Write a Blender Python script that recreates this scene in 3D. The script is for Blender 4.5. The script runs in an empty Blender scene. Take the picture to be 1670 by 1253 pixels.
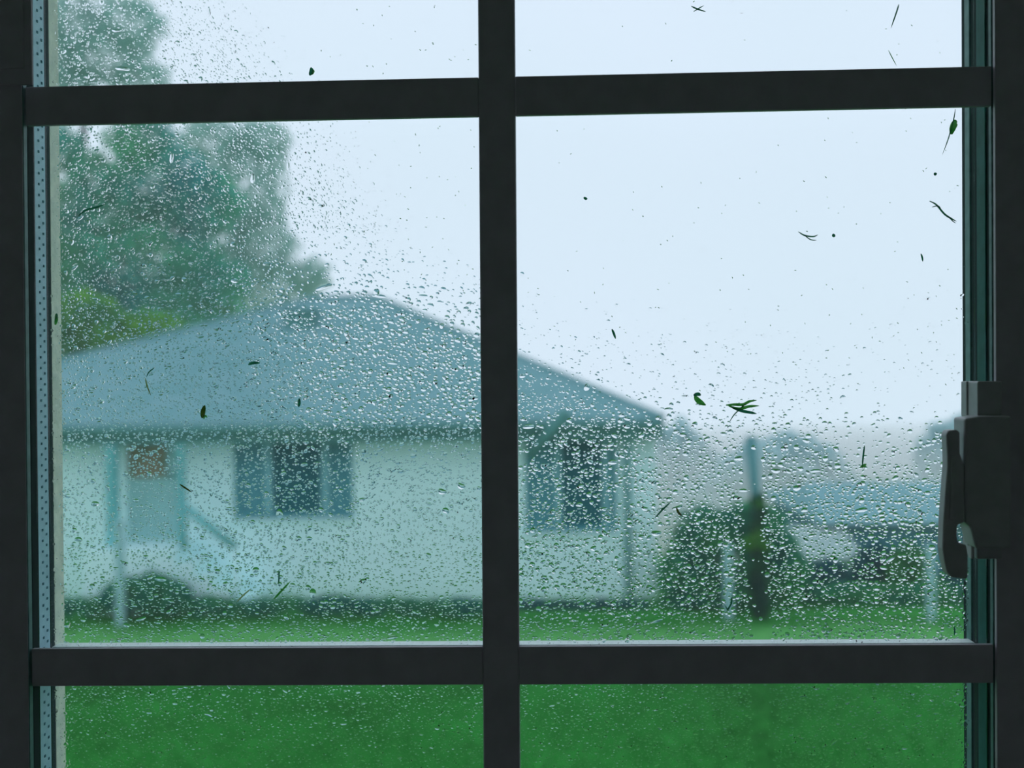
import bpy, math, random
import numpy as np

# ------------------------------------------------------------------ camera, world, exposure
sc = bpy.context.scene
COL = sc.collection
random.seed(7)
RNG = np.random.default_rng(11)

D0 = 0.792                       # eye to window plane (y = 0)
ZC = 3.2                         # eye height above the lawn
FPX, CX, CY = 1670.0, 835.0, 626.5
YAW, PITCH, ROLL = -0.03047809, -0.00780934, -0.01257597
CAM = np.array([0.0, -D0, ZC])
_F = np.array([math.sin(YAW) * math.cos(PITCH), math.cos(YAW) * math.cos(PITCH), math.sin(PITCH)])
_r0 = np.cross(_F, [0, 0, 1]); _r0 /= np.linalg.norm(_r0)
_u0 = np.cross(_r0, _F)
_R = math.cos(ROLL) * _r0 + math.sin(ROLL) * _u0
_U = -math.sin(ROLL) * _r0 + math.cos(ROLL) * _u0


def at(px, py, Y):
    """world point on the plane y = Y that stands at a given place in the photograph"""
    d = _F + (px - CX) / FPX * _R - (py - CY) / FPX * _U
    return CAM + d * ((Y + D0) / d[1])


cam_data = bpy.data.cameras.new('camera')
cam = bpy.data.objects.new('camera', cam_data)
COL.objects.link(cam)
from mathutils import Matrix, Vector
cam.matrix_world = Matrix(((_R[0], _U[0], -_F[0], CAM[0]), (_R[1], _U[1], -_F[1], CAM[1]),
                           (_R[2], _U[2], -_F[2], CAM[2]), (0, 0, 0, 1)))
cam_data.sensor_width = 36.0
cam_data.lens = 36.0
cam_data.clip_start = 0.01
cam_data.clip_end = 600
cam_data.dof.use_dof = True
cam_data.dof.focus_distance = D0 + 0.005
cam_data.dof.aperture_fstop = 4.3
sc.camera = cam

sc.view_settings.view_transform = 'Standard'
sc.view_settings.look = 'None'
sc.view_settings.exposure = 0.0
sc.view_settings.gamma = 1.0
sc.view_settings.use_curve_mapping = False
sc.cycles.volume_bounces = 1
sc.cycles.transparent_max_bounces = 16
sc.cycles.max_bounces = 12
sc.cycles.diffuse_bounces = 8
sc.cycles.transmission_bounces = 10

SKY = 1.10
world = bpy.data.worlds.new('overcast_sky')
sc.world = world
world.use_nodes = True
nt = world.node_tree
nt.nodes.clear()
o_ = nt.nodes.new('ShaderNodeOutputWorld')
b_ = nt.nodes.new('ShaderNodeBackground')
g_ = nt.nodes.new('ShaderNodeTexCoord')
n_ = nt.nodes.new('ShaderNodeTexNoise')
n_.inputs['Scale'].default_value = 1.6
n_.inputs['Detail'].default_value = 2.0
r_ = nt.nodes.new('ShaderNodeValToRGB')
r_.color_ramp.elements[0].position = 0.3
r_.color_ramp.elements[0].color = (0.71, 0.84, 0.95, 1)
r_.color_ramp.elements[1].position = 0.75
r_.color_ramp.elements[1].color = (0.77, 0.865, 1.01, 1)
nt.links.new(g_.outputs['Generated'], n_.inputs['Vector'])
nt.links.new(n_.outputs['Fac'], r_.inputs['Fac'])
nt.links.new(r_.outputs['Color'], b_.inputs['Color'])
b_.inputs['Strength'].default_value = SKY
nt.links.new(b_.outputs['Background'], o_.inputs['Surface'])


# ------------------------------------------------------------------ materials
def mat(name, col, rough=0.7, spec=0.3, noise=None, bump=0.0, metallic=0.0, scale=20.0, stretch=None):
    """noise: second colour mixed in by a noise texture"""
    m = bpy.data.materials.new(name)
    m.use_nodes = True
    t = m.node_tree
    p = t.nodes['Principled BSDF']
    p.inputs['Base Color'].default_value = (*col, 1)
    p.inputs['Roughness'].default_value = rough
    p.inputs['Specular IOR Level'].default_value = spec
    p.inputs['Metallic'].default_value = metallic
    tc = t.nodes.new('ShaderNodeTexCoord')
    mp = t.nodes.new('ShaderNodeMapping')
    if stretch:
        mp.inputs['Scale'].default_value = stretch
    nz = t.nodes.new('ShaderNodeTexNoise')
    nz.inputs['Scale'].default_value = scale
    nz.inputs['Detail'].default_value = 4
    t.links.new(tc.outputs['Object'], mp.inputs['Vector'])
    t.links.new(mp.outputs['Vector'], nz.inputs['Vector'])
    c2 = noise if noise else tuple(c * 0.9 for c in col)
    rp = t.nodes.new('ShaderNodeValToRGB')
    rp.color_ramp.elements[0].position = 0.35
    rp.color_ramp.elements[0].color = (*col, 1)
    rp.color_ramp.elements[1].position = 0.65
    rp.color_ramp.elements[1].color = (*c2, 1)
    t.links.new(nz.outputs['Fac'], rp.inputs['Fac'])
    t.links.new(rp.outputs['Color'], p.inputs['Base Color'])
    if bump:
        b = t.nodes.new('ShaderNodeBump')
        b.inputs['Strength'].default_value = bump
        b.inputs['Distance'].default_value = 0.01
        t.links.new(nz.outputs['Fac'], b.inputs['Height'])
        t.links.new(b.outputs['Normal'], p.inputs['Normal'])
    return m


def leaf_mat(name, c1, c2, scale=1.2, transl=0.35):
    m = bpy.data.materials.new(name)
    m.use_nodes = True
    t = m.node_tree
    t.nodes.clear()
    out = t.nodes.new('ShaderNodeOutputMaterial')
    mix = t.nodes.new('ShaderNodeMixShader')
    d = t.nodes.new('ShaderNodeBsdfDiffuse')
    tr = t.nodes.new('ShaderNodeBsdfTranslucent')
    tc = t.nodes.new('ShaderNodeTexCoord')
    nz = t.nodes.new('ShaderNodeTexNoise')
    nz.inputs['Scale'].default_value = scale
    nz.inputs['Detail'].default_value = 3
    rp = t.nodes.new('ShaderNodeValToRGB')
    rp.color_ramp.elements[0].position = 0.38
    rp.color_ramp.elements[0].color = (*c1, 1)
    rp.color_ramp.elements[1].position = 0.62
    rp.color_ramp.elements[1].color = (*c2, 1)
    t.links.new(tc.outputs['Object'], nz.inputs['Vector'])
    t.links.new(nz.outputs['Fac'], rp.inputs['Fac'])
    t.links.new(rp.outputs['Color'], d.inputs['Color'])
    t.links.new(rp.outputs['Color'], tr.inputs['Color'])
    mix.inputs[0].default_value = transl
    t.links.new(d.outputs[0], mix.inputs[1])
    t.links.new(tr.outputs[0], mix.inputs[2])
    t.links.new(mix.outputs[0], out.inputs['Surface'])
    return m


def glass_sheet_mat(name, tint, base=0.02):
    """flat window glass: passes light straight through, mirrors a little at grazing angles"""
    m = bpy.data.materials.new(name)
    m.use_nodes = True
    t = m.node_tree
    t.nodes.clear()
    out = t.nodes.new('ShaderNodeOutputMaterial')
    mix = t.nodes.new('ShaderNodeMixShader')
    tr = t.nodes.new('ShaderNodeBsdfTransparent')
    tr.inputs['Color'].default_value = (*tint, 1)
    gl = t.nodes.new('ShaderNodeBsdfGlossy')
    gl.inputs['Roughness'].default_value = 0.02
    lw = t.nodes.new('ShaderNodeLayerWeight')
    lw.inputs['Blend'].default_value = 0.5
    pw = t.nodes.new('ShaderNodeMath'); pw.operation = 'POWER'; pw.inputs[1].default_value = 5.0
    ma = t.nodes.new('ShaderNodeMath'); ma.operation = 'MULTIPLY_ADD'
    ma.inputs[1].default_value = 0.6; ma.inputs[2].default_value = base
    t.links.new(lw.outputs['Facing'], pw.inputs[0])
    t.links.new(pw.outputs[0], ma.inputs[0])
    t.links.new(ma.outputs[0], mix.inputs[0])
    t.links.new(tr.outputs[0], mix.inputs[1])
    t.links.new(gl.outputs[0], mix.inputs[2])
    t.links.new(mix.outputs[0], out.inputs['Surface'])
    return m


def water_mat():
    m = bpy.data.materials.new('rain_water')
    m.use_nodes = True
    t = m.node_tree
    t.nodes.clear()
    out = t.nodes.new('ShaderNodeOutputMaterial')
    g = t.nodes.new('ShaderNodeBsdfGlass')
    g.inputs['IOR'].default_value = 1.333
    g.inputs['Roughness'].default_value = 0.0
    g.inputs['Color'].default_value = (1, 1, 1, 1)
    t.links.new(g.outputs[0], out.inputs['Surface'])
    return m


M = {
    'paint': mat('window_paint', (0.52, 0.49, 0.54), 0.45, 0.4, scale=60),
    'darkpaint': mat('dark_teal_paint', (0.03, 0.15, 0.13), 0.6, 0.15, noise=(0.025, 0.12, 0.10), scale=80),
    'bead': mat('white_glazing_bead', (0.80, 0.92, 0.90), 0.5, 0.4, scale=90),
    'gap': mat('black_gasket_rubber', (0.025, 0.045, 0.045), 0.8, 0.1, scale=60),
    'track': mat('worn_aluminium_track', (0.13, 0.27, 0.26), 0.5, 0.4, noise=(0.09, 0.20, 0.19), scale=120),
    'spacer': mat('anodised_spacer', (0.50, 0.80, 0.92), 0.5, 0.4, noise=(0.44, 0.72, 0.85), scale=150),
    'hole': mat('spacer_perforation', (0.12, 0.30, 0.36), 0.8, 0.2),
    'cream': mat('weathered_cream_frame', (0.80, 0.86, 0.72), 0.7, 0.2, noise=(0.66, 0.74, 0.64), scale=90, bump=0.2),
    'latch': mat('latch_metal', (0.46, 0.47, 0.48), 0.4, 0.5, scale=90),
    'room': mat('room_plaster', (0.90, 0.88, 0.87), 0.9, 0.1, scale=15, bump=0.1),
    'roomfloor': mat('room_floorboards', (0.35, 0.33, 0.30), 0.6, 0.3, scale=8, stretch=(1, 8, 1)),
    'glass': glass_sheet_mat('window_glass', (0.985, 0.995, 0.995)),
    'water': water_mat(),
    'clip': leaf_mat('clip_scrap', (0.14, 0.50, 0.14), (0.30, 0.62, 0.26), 300, 0.75),
    'clipdark': leaf_mat('clipdark_scrap', (0.07, 0.34, 0.24), (0.10, 0.42, 0.28), 300, 0.75),
    'clippale': leaf_mat('clippale_scrap', (0.45, 0.55, 0.32), (0.5, 0.6, 0.35), 300, 0.75),
    'clipbrown': leaf_mat('clipbrown_scrap', (0.22, 0.24, 0.03), (0.12, 0.26, 0.05), 300, 0.75),
    'wall': mat('white_render', (0.74, 0.98, 0.99), 0.9, 0.1, noise=(0.70, 0.94, 0.96), scale=1.5, bump=0.1),
    'roof': mat('slate_grey_shingle', (0.14, 0.32, 0.34), 0.85, 0.1, noise=(0.19, 0.36, 0.39), scale=3.0, bump=0.3),
    'fascia': mat('green_grey_fascia', (0.08, 0.26, 0.24), 0.7, 0.2, scale=3),
    'tealframe': mat('teal_painted_frame', (0.08, 0.34, 0.40), 0.6, 0.3, scale=4),
    'mullion': mat('pale_teal_mullion', (0.22, 0.52, 0.58), 0.6, 0.3, scale=4),
    'curtain': mat('dim_teal_curtain', (0.06, 0.25, 0.30), 0.8, 0.1, noise=(0.10, 0.34, 0.40), scale=6, stretch=(12, 1, 1)),
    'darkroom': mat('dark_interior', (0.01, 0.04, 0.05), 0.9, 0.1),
    'pane': mat('dark_reflective_pane', (0.006, 0.13, 0.16), 0.5, 0.08),
    'orange': mat('rust_orange_blind', (0.33, 0.26, 0.17), 0.8, 0.1, noise=(0.14, 0.22, 0.15), scale=5),
    'door': mat('grey_teal_door', (0.32, 0.60, 0.60), 0.7, 0.2, scale=3),
    'post': mat('teal_porch_post', (0.15, 0.50, 0.52), 0.7, 0.2, scale=4),
    'whitepost': mat('pale_marker_post', (0.34, 0.58, 0.62), 0.7, 0.2, scale=6),
    'greypost': mat('weathered_grey_post', (0.11, 0.29, 0.31), 0.9, 0.05, scale=6),
    'bark': mat('wet_bark', (0.05, 0.09, 0.08), 0.9, 0.1, noise=(0.03, 0.06, 0.05), scale=12, bump=0.4),
    'farroof': mat('wet_blue_grey_roof', (0.20, 0.40, 0.44), 0.9, 0.05, scale=2),
    'farwall': mat('deep_blue_wall', (0.04, 0.22, 0.32), 0.8, 0.1, scale=2),
    'beige': mat('pale_beige_panel', (0.36, 0.48, 0.48), 0.8, 0.1, scale=2),
    'soil': mat('wet_soil', (0.03, 0.07, 0.05), 0.9, 0.1, scale=4),
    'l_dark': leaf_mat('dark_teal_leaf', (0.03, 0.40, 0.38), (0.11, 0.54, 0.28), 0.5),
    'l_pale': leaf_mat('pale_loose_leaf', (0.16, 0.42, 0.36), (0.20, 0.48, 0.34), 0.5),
    'l_hazed': leaf_mat('haze_tinted_leaf', (0.32, 0.58, 0.52), (0.40, 0.66, 0.58), 0.4),  # leaf colour paled to stand in for mist before the left trees
    'l_hazed_far': leaf_mat('haze_tinted_far_leaf', (0.54, 0.72, 0.74), (0.60, 0.78, 0.80), 0.3),  # distance haze put into the leaf colour, besides the mist volume
    'l_lime': leaf_mat('yellow_green_leaf', (0.24, 0.58, 0.05), (0.08, 0.36, 0.12), 1.2),
    'l_bush': leaf_mat('deep_green_bush_leaf', (0.02, 0.25, 0.21), (0.07, 0.38, 0.15), 2.0),
    'l_blue': leaf_mat('blue_green_shrub_leaf', (0.025, 0.15, 0.20), (0.05, 0.22, 0.22), 2.0),
    'l_green': leaf_mat('fresh_green_shrub_leaf', (0.05, 0.26, 0.10), (0.10, 0.36, 0.10), 2.0),
    'l_ivy': leaf_mat('ivy_leaf', (0.02, 0.09, 0.07), (0.03, 0.15, 0.06), 3.0),
    'l_tuft': leaf_mat('bright_ivy_tuft', (0.06, 0.30, 0.05), (0.12, 0.36, 0.06), 5.0),
    'l_grass': leaf_mat('grass_blade', (0.03, 0.33, 0.04), (0.015, 0.23, 0.035), 0.7),
    'fog': None,
}


# ------------------------------------------------------------------ mesh helpers
def np_mesh(name, verts, faces, smooth=False):
    verts = np.asarray(verts, dtype=np.float32)
    faces = np.asarray(faces, dtype=np.int32)
    me = bpy.data.meshes.new(name)
    n, k = faces.shape
    me.vertices.add(len(verts))
    me.vertices.foreach_set('co', verts.ravel())
    me.loops.add(n * k)
    me.loops.foreach_set('vertex_index', faces.ravel())
    me.polygons.add(n)
    me.polygons.foreach_set('loop_start', np.arange(0, n * k, k, dtype=np.int32))
    if smooth is True:
        me.polygons.foreach_set('use_smooth', np.ones(n, dtype=bool))
    elif smooth is not False:
        me.polygons.foreach_set('use_smooth', smooth)
    me.update(calc_edges=True)
    me.validate()
    return me


def link(name, me, m, parent=None, loc=None):
    o = bpy.data.objects.new(name, me)
    COL.objects.link(o)
    if m is not None and not me.materials:
        me.materials.append(m)
    if parent is not None:
        o.parent = parent
    if loc is not None:
        o.location = loc
    return o


class MB:
    """collects simple solids, then links them as one mesh object"""
    def __init__(self):
        self.v, self.f = [], []

    def add(self, v, f):
        k = len(self.v)
        self.v += [tuple(map(float, p)) for p in v]
        self.f += [tuple(i + k for i in q) for q in f]
        return self

    def box(self, x0, x1, y0, y1, z0, z1, lean=0.0):
        v = [(x, y, z) for z in (z0, z1) for y in (y0, y1) for x in (x0, x1)]
        if lean:
            v = [(x + lean * (z - ZC), y, z) for x, y, z in v]
        return self.add(v, [(0, 2, 3, 1), (4, 5, 7, 6), (0, 1, 5, 4), (2, 6, 7, 3), (0, 4, 6, 2), (1, 3, 7, 5)])

    def prism(self, pts, y0, y1):
        """closed outline in x, z pushed from y0 to y1 (outline counter-clockwise seen from -y)"""
        n = len(pts)
        v = [(x, y0, z) for x, z in pts] + [(x, y1, z) for x, z in pts]
        f = [tuple(range(n)), tuple(range(2 * n - 1, n - 1, -1))]
        f += [(i, i + n, (i + 1) % n + n, (i + 1) % n) for i in range(n)]
        return self.add(v, f)

    def tube(self, path, radii, seg=8):
        path = [np.array(p, float) for p in path]
        n = len(path)
        vs = []
        for i, p in enumerate(path):
            t = path[min(i + 1, n - 1)] - path[max(i - 1, 0)]
            t /= np.linalg.norm(t) + 1e-9
            a = np.cross(t, [0.3, 1, 0.2]); a /= np.linalg.norm(a)
            b = np.cross(t, a)
            for k in range(seg):
                w = 2 * math.pi * k / seg
                vs.append(p + radii[i] * (math.cos(w) * a + math.sin(w) * b))
        f = []
        for i in range(n - 1):
            for k in range(seg):
                k2 = (k + 1) % seg
                f.append((i * seg + k, i * seg + k2, (i + 1) * seg + k2, (i + 1) * seg + k))
        f.append(tuple(range(seg - 1, -1, -1)))
        f.append(tuple((n - 1) * seg + k for k in range(seg)))
        return self.add(vs, f)

    def build(self, name, m, parent=None, bevel=0.0, smooth=False):
        me = bpy.data.meshes.new(name)
        me.from_pydata(self.v, [], self.f)
        me.update()
        o = link(name, me, m, parent)
        if parent is not None:
            o.matrix_parent_inverse = parent.matrix_world.inverted() if False else Matrix.Translation(-Vector(parent.location))
        if smooth:
            for p in me.polygons:
                p.use_smooth = True
        if bevel:
            md = o.modifiers.new('bevel', 'BEVEL')
            md.width = bevel
            md.segments = 2
            md.limit_method = 'ANGLE'
        return o


def tag(o, label=None, cat=None, group=None, kind=None):
    if label: o['label'] = label
    if cat: o['category'] = cat
    if group: o['group'] = group
    if kind: o['kind'] = kind
    return o


def empty(name, loc):
    o = bpy.data.objects.new(name, None)
    o.empty_display_size = 0.1
    COL.objects.link(o)
    o.location = tuple(float(c) for c in loc)
    return o


# ------------------------------------------------------------------ the room and its window
LEAN = 0.0055
Z = lambda zz: ZC + zz
ZB, ZT = -0.52, 0.56            # sash bottom / top relative to the eye
win = empty('window_1', (0, 0, ZC + ZB))
tag(win, 'divided window with rain-wet glass and dark backlit grille', kind='structure')

FRONT = -0.029
KF = (D0 + FRONT) / 0.768
# grille: one upright bar, two crossbars
MB().box(-0.0469 * KF, -0.0193 * KF, FRONT, FRONT + 0.011, Z(ZB), Z(ZT), LEAN).build('muntin', M['paint'], win, 0.0012)
xw = lambda px, y, row=300: float(at(px, row, y)[0] - LEAN * (at(px, row, y)[2] - ZC))
XL = xw(39, -0.031)
XR = xw(1566, 0.030)
for z0, z1 in ((0.1951 * KF, 0.2244 * KF), (-0.2324 * KF, -0.2038 * KF)):
    for xa_, xb_ in ((XL + .0006, -0.0470 * KF), (-0.0192 * KF, XR - .0006)):
        MB().box(xa_, xb_, FRONT + 0.0003, FRONT + 0.0045, Z(z0), Z(z1), LEAN).build('muntin', M['paint'], win, 0.0006)
# glass: inner and outer sheets of the sealed unit
GO = 0.0045                      # outer face of the outer sheet
MB().box(XL + .0002, XR - .0002, -0.0168, -0.0146, Z(ZB + .002), Z(ZT - .002), LEAN).build('glass_pane', M['glass'], win)
MB().box(XL + .0002, XR - .0002, 0.0023, GO, Z(ZB + .002), Z(ZT - .002), LEAN).build('glass_pane', M['glass'], win)


def ydepth(px, X, row=300):
    """depth at which a jamb face standing at X shows at photo column px"""
    lo, hi = -0.2, 0.3
    for _ in range(50):
        m_ = (lo + hi) / 2
        v_ = xw(px, m_, row)
        if (abs(v_) < abs(X)):
            lo = m_
        else:
            hi = m_
    return lo


def strip(name, X, y0, y1, m, inset=0.0, back=0.03, bev=0.0005):
    sgn = 1 if X > 0 else -1
    a_, b_3 = X + sgn * inset, X + sgn * back
    return MB().box(min(a_, b_3), max(a_, b_3), y0, y1 - 0.0002, Z(ZB), Z(ZT), LEAN).build(name, m, win, bev)


# white outer bead on the weather side of the lower crossbar, its top catching the sky
zb1 = -0.2038 * KF * 1.036
MB().box(XL + .0004, XR - .0004, GO + .0003, GO + .0125, Z(zb1 - .020), Z(zb1), LEAN).build('glazing_bead', M['bead'], win)
# left jamb, from the room outwards
yl = [ydepth(p_, XL) for p_ in (39, 45.5, 57, 75, 82, 98)]
strip('bead', XL, yl[0], yl[1], M['track'])
strip('sash_stile', XL, yl[1], yl[2], M['gap'])
sp = strip('spacer_bar', XL, yl[2], yl[3], M['spacer'], 0.0002)
hole = MB()
z = ZB + 0.01
while z < ZT - 0.01:
    for j, fr_ in enumerate((.36, .72)):
        zz = z + (0.0042 if j else 0)
        yy = yl[2] + (yl[3] - yl[2]) * fr_
        hole.box(XL - .0002, XL + 0.0003, yy - 0.0009, yy + 0.0009, Z(zz) - 0.0009, Z(zz) + 0.0009, LEAN)
    z += 0.0084
tag(hole.build('perforation', M['hole'], sp), kind='stuff')
strip('gasket', XL, yl[3], yl[4], M['gap'])
strip('outer_frame', XL, yl[4], yl[5], M['cream'])
# right jamb
yr = [ydepth(p_, XR) for p_ in (1566, 1573, 1581, 1592, 1606, 1612, 1617, 1621)]
for k_, (nm_, mm_) in enumerate((('outer_frame', 'gap'), ('track_rail', 'track'), ('gasket', 'gap'), ('sash_stile', 'darkpaint'), ('gasket', 'gap'),
                                 ('track_rail', 'track'), ('bead', 'gap'))):
    strip(nm_, XR, yr[k_ + 1], yr[k_], M[mm_], .0012 if mm_ == 'gap' else 0)
# rails above and below the view
MB().box(XL - .02, XR + .03, FRONT, 0.025, Z(ZB - .05), Z(ZB - .0005), LEAN).build('sash_rail', M['paint'], win)
MB().box(XL - .02, XR + .03, FRONT, 0.025, Z(ZT + .0005), Z(ZT + .05), LEAN).build('sash_rail', M['paint'], win)

# casings round the window
CF = -0.0315
cl, cr = XL - .0002, XR + .0002
for nm_, xa_, xb_, lb_ in (('trim_1', cl - .12, cl - .0004, 'dark painted casing along the left side of the window'),
                           ('trim_2', cr + .0004, cr + .12, 'dark painted casing behind the window latch')):
    far_ = nm_ == 'trim_1'
    b_4 = MB().box(xa_, xb_, CF, CF + .004, Z(ZB - .05), Z(ZT + .05), LEAN)
    if far_:
        b_4.box(xa_, cl - .0305, CF + .004, .045, Z(ZB - .05), Z(ZT + .05), LEAN)
    else:
        b_4.box(cr + .0305, xb_, CF + .004, .045, Z(ZB - .05), Z(ZT + .05), LEAN)
    tag(b_4.build(nm_, M['paint'], None, 0.0005), lb_, kind='structure')
tag(MB().box(cl - 0.12, cr + .12, CF, 0.045, Z(ZT + .055), Z(ZT + .14)).build('trim_3', M['paint'], None, 0.001), 'painted head casing over the window', kind='structure')
tag(MB().box(cl - 0.14, cr + .14, CF - .05, 0.045, Z(ZB - .09), Z(ZB - .055)).build('trim_4', M['paint'], None, 0.001), 'painted sill board under the window', kind='structure')

# dark block in the upper left corner
p0 = at(53, 138, -0.0345)
ck = empty('corner_block', (p0[0] - .04, -0.04, p0[2]))
tag(ck, 'dark block on the casing in the upper left corner of the window', 'bracket')
MB().box(p0[0] - .075, p0[0], -0.0345, CF - .0005, p0[2], p0[2] + .30).build('block', M['paint'], ck, 0.002)
MB().box(p0[0] - .070, p0[0] - .006, -0.0355, -.0347, p0[2] + .012, p0[2] + .28).build('cover_plate', M['paint'], ck, 0.0005)

# the room
RX0, RX1, RY0, RZ0, RZ1 = -1.05, 1.05, -1.7, ZC - 1.35, ZC + 0.9
OL, OR, OB, OT = cl - 0.115, cr + 0.115, ZC + ZB - 0.06, ZC + ZT + 0.06
wf = MB()
wf.box(RX0 - .1, OL, -0.02, 0.05, RZ0, RZ1).box(OR, RX1 + .1, -0.02, 0.05, RZ0, RZ1)
wf.box(OL, OR, -0.02, 0.05, RZ0, OB).box(OL, OR, -0.02, 0.05, OT, RZ1)
tag(wf.build('wall_front', M['room']), 'dim plastered wall holding the window', kind='structure')
tag(MB().box(RX0 - .1, RX0, RY0, -0.02, RZ0, RZ1).build('wall_left', M['room']), 'left wall of the dim room', kind='structure')
tag(MB().box(RX1, RX1 + .1, RY0, -0.02, RZ0, RZ1).build('wall_right', M['room']), 'right wall of the dim room', kind='structure')
tag(MB().box(RX0 - .1, RX1 + .1, RY0 - .1, RY0, RZ0, RZ1).build('wall_back', M['room']), 'back wall of the dim room', kind='structure')
tag(MB().box(RX0 - .1, RX1 + .1, RY0 - .1, .05, RZ0 - .1, RZ0).build('floor', M['roomfloor']), 'floor of the dim room', kind='structure')
tag(MB().box(RX0 - .1, RX1 + .1, RY0 - .1, .05, RZ1, RZ1 + .1).build('ceiling', M['room']), 'ceiling of the dim room', kind='structure')

# ------------------------------------------------------------------ the latch on the right stile
la = at(1600, 900, -0.045)
latch = empty('window_latch', (la[0], -0.031, la[2]))
tag(latch, 'dark casement latch with a long curved lever on the right window frame', 'latch')


def outline(pts, Y):
    return [(float(at(x, y, Y)[0]), float(at(x, y, Y)[2])) for x, y in pts]


Yb = -0.046
x0 = float(at(1592, 700, Yb)[0]); x1 = float(at(1634, 700, Yb)[0])
zt = float(at(1600, 620, Yb)[2]); zb = float(at(1600, 912, Yb)[2])
MB().prism(outline([(1594, 912), (1634, 912), (1634, 622), (1596, 622), (1594, 624)], Yb), Yb, -0.020).build('base_plate', M['latch'], latch, 0.0012)
Yh = -0.058
MB().prism(outline([(1573, 800), (1573, 683), (1597, 679), (1650, 679), (1650, 895), (1592, 895), (1583, 860), (1573, 852)][::-1], Yh), Yh, -0.038).build('housing', M['latch'], latch, 0.0015)
Yl = -0.060
lever = [(1543, 709), (1547, 702), (1560, 701), (1566, 705), (1566, 740), (1573, 760), (1574, 852), (1562, 857), (1561, 872), (1563, 886),
         (1576, 889), (1579, 905), (1579, 942), (1575, 945), (1552, 942), (1545, 935), (1540, 915), (1537, 895),
         (1538, 860), (1541, 810), (1545, 760), (1545, 745)]
MB().prism(outline(lever[::-1], Yl), Yl, Yl + 0.010).build('lever', M['latch'], latch, 0.0014)
MB().prism(outline([(1549, 848), (1556, 850), (1558, 745), (1552, 742)], Yl - .001), Yl - .001, Yl + .0).build('lever_rib', M['latch'], latch, 0.0004)
MB().prism(outline([(1578, 890), (1592, 890), (1592, 857), (1582, 857), (1580, 866)], -.044), -.044, -.034).build('catch', M['latch'], latch, 0.0008)
MB().prism(outline([(1584, 912), (1590, 912), (1590, 888), (1584, 888)], -.046), -.046, -.040).build('catch', M['latch'], latch, 0.0008)
MB().prism(outline([(1585, 665), (1589, 665), (1589, 640), (1585, 640)], -.0300), -.0300, -.026).build('screw_slot', M['gap'], latch)
MB().prism(outline([(1576, 680), (1597, 680), (1597, 623), (1576, 622)], -.030), -.030, -.020).build('strike', M['latch'], latch, 0.0008)

# ------------------------------------------------------------------ raindrops on the outer face of the glass
SEG = 10
RINGS = (1.0, 0.8, 0.42)
tpl_v = []
ang = np.arange(SEG) * 2 * math.pi / SEG


def drop_template(rng):
    """unit drop in its own x, z plane; third column 0..1 is height factor"""
    a2, a3 = rng.uniform(-.12, .12), rng.uniform(-.10, .10)
    p2, p3 = rng.uniform(0, 6.3, 2)
    bend = rng.uniform(-.35, .35)
    rad = 1 + a2 * np.cos(2 * ang + p2) + a3 * np.cos(3 * ang + p3)
    vs = []
    for r in RINGS:
        x = r * rad * np.cos(ang); zz = r * rad * np.sin(ang)
        h = np.full(SEG, 1 - r * r)
        vs.append(np.stack([x, h, zz + bend * (x * x) - bend * .3], 1))
    vs.append(np.array([[0, 1.0, -bend * .3]]))
    base = vs[0].copy(); base[:, 1] = 0
    vs.append(base)
    return np.concatenate(vs)


def drop_faces():
    f = []
    n = len(RINGS)
    for i in range(n - 1):
        for k in range(SEG):
            k2 = (k + 1) % SEG
            a, b, c, d = i * SEG + k, i * SEG + k2, (i + 1) * SEG + k2, (i + 1) * SEG + k
            f += [(a, c, b), (a, d, c)]
    ap = n * SEG
    for k in range(SEG):
        f.append(((n - 1) * SEG + k, ap, (n - 1) * SEG + (k + 1) % SEG))
    b0 = ap + 1
    nb = len(f)
    for k in range(1, SEG - 1):
        f.append((b0, b0 + k, b0 + k + 1))
    sm = np.ones(len(f), bool); sm[nb:] = False
    return np.array(f, np.int32), sm


DF, DSM = drop_faces()
TPL = [drop_template(RNG) for _ in range(24)]
NV = len(TPL[0])


def lerp(a, b, t):
    return a + (b - a) * t


def sstep(a, b, x):
    t = min(1, max(0, (x - a) / (b - a)))
    return t * t * (3 - 2 * t)


def wet(px, py):
    """how densely this part of the glass is wetted (0..1) and mean drop radius in photo pixels"""
    if px < 800:
        # dry towards the upper right of the left column of panes
        edge = 290 + 0.68 * py
        d = 1.0 - 0.96 * sstep(-60, 190, px - edge) * (1 - sstep(380, 500, py))
        r = lerp(1.4, 2.5, sstep(300, 520, px) * sstep(380, 520, py) * (1 - sstep(700, 800, py)))
        if py < 420:
            r = 1.45
        if 700 < py < 960:
            d *= 0.95
            r = 1.6
    else:
        line = min(600 + 0.34 * (px - 850), 690)
        d = 0.02 + 0.16 * sstep(420, 620, py) + 0.82 * sstep(line - 25, line + 60, py)
        if py > 540 and px > 1350:
            d *= 0.35 + 0.65 * sstep(740, 800, py)
        r = lerp(1.3, 2.1, sstep(560, 760, py))
        if px > 1100 and py > 680:
            r = 2.08
    if 480 < px < 800 and 380 < py < 600:
        d *= .3 + .7 * sstep(-20, 18, py - max(487, 487 + .43 * (px - 610)))
    if py > 1000:
        r = lerp(r, 1.7, sstep(1000, 1080, py))
        d *= lerp(0.85, .95, sstep(1050, 1090, py))
    # trail swept clean by a rivulet
    c = 1224 + 0.045 * (py - 700) + 4 * math.sin(py * .02)
    if py > 715 and abs(px - c) < 15 - 2 * math.sin(py * .03):
        d *= 0.03
    if 672 < py < 770 and abs(px - (925 - (py - 672) * .86)) < 9:
        d *= .05
    if 172 < px < 206 and 740 < py < 940:
        d *= .5
    return d, r


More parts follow.
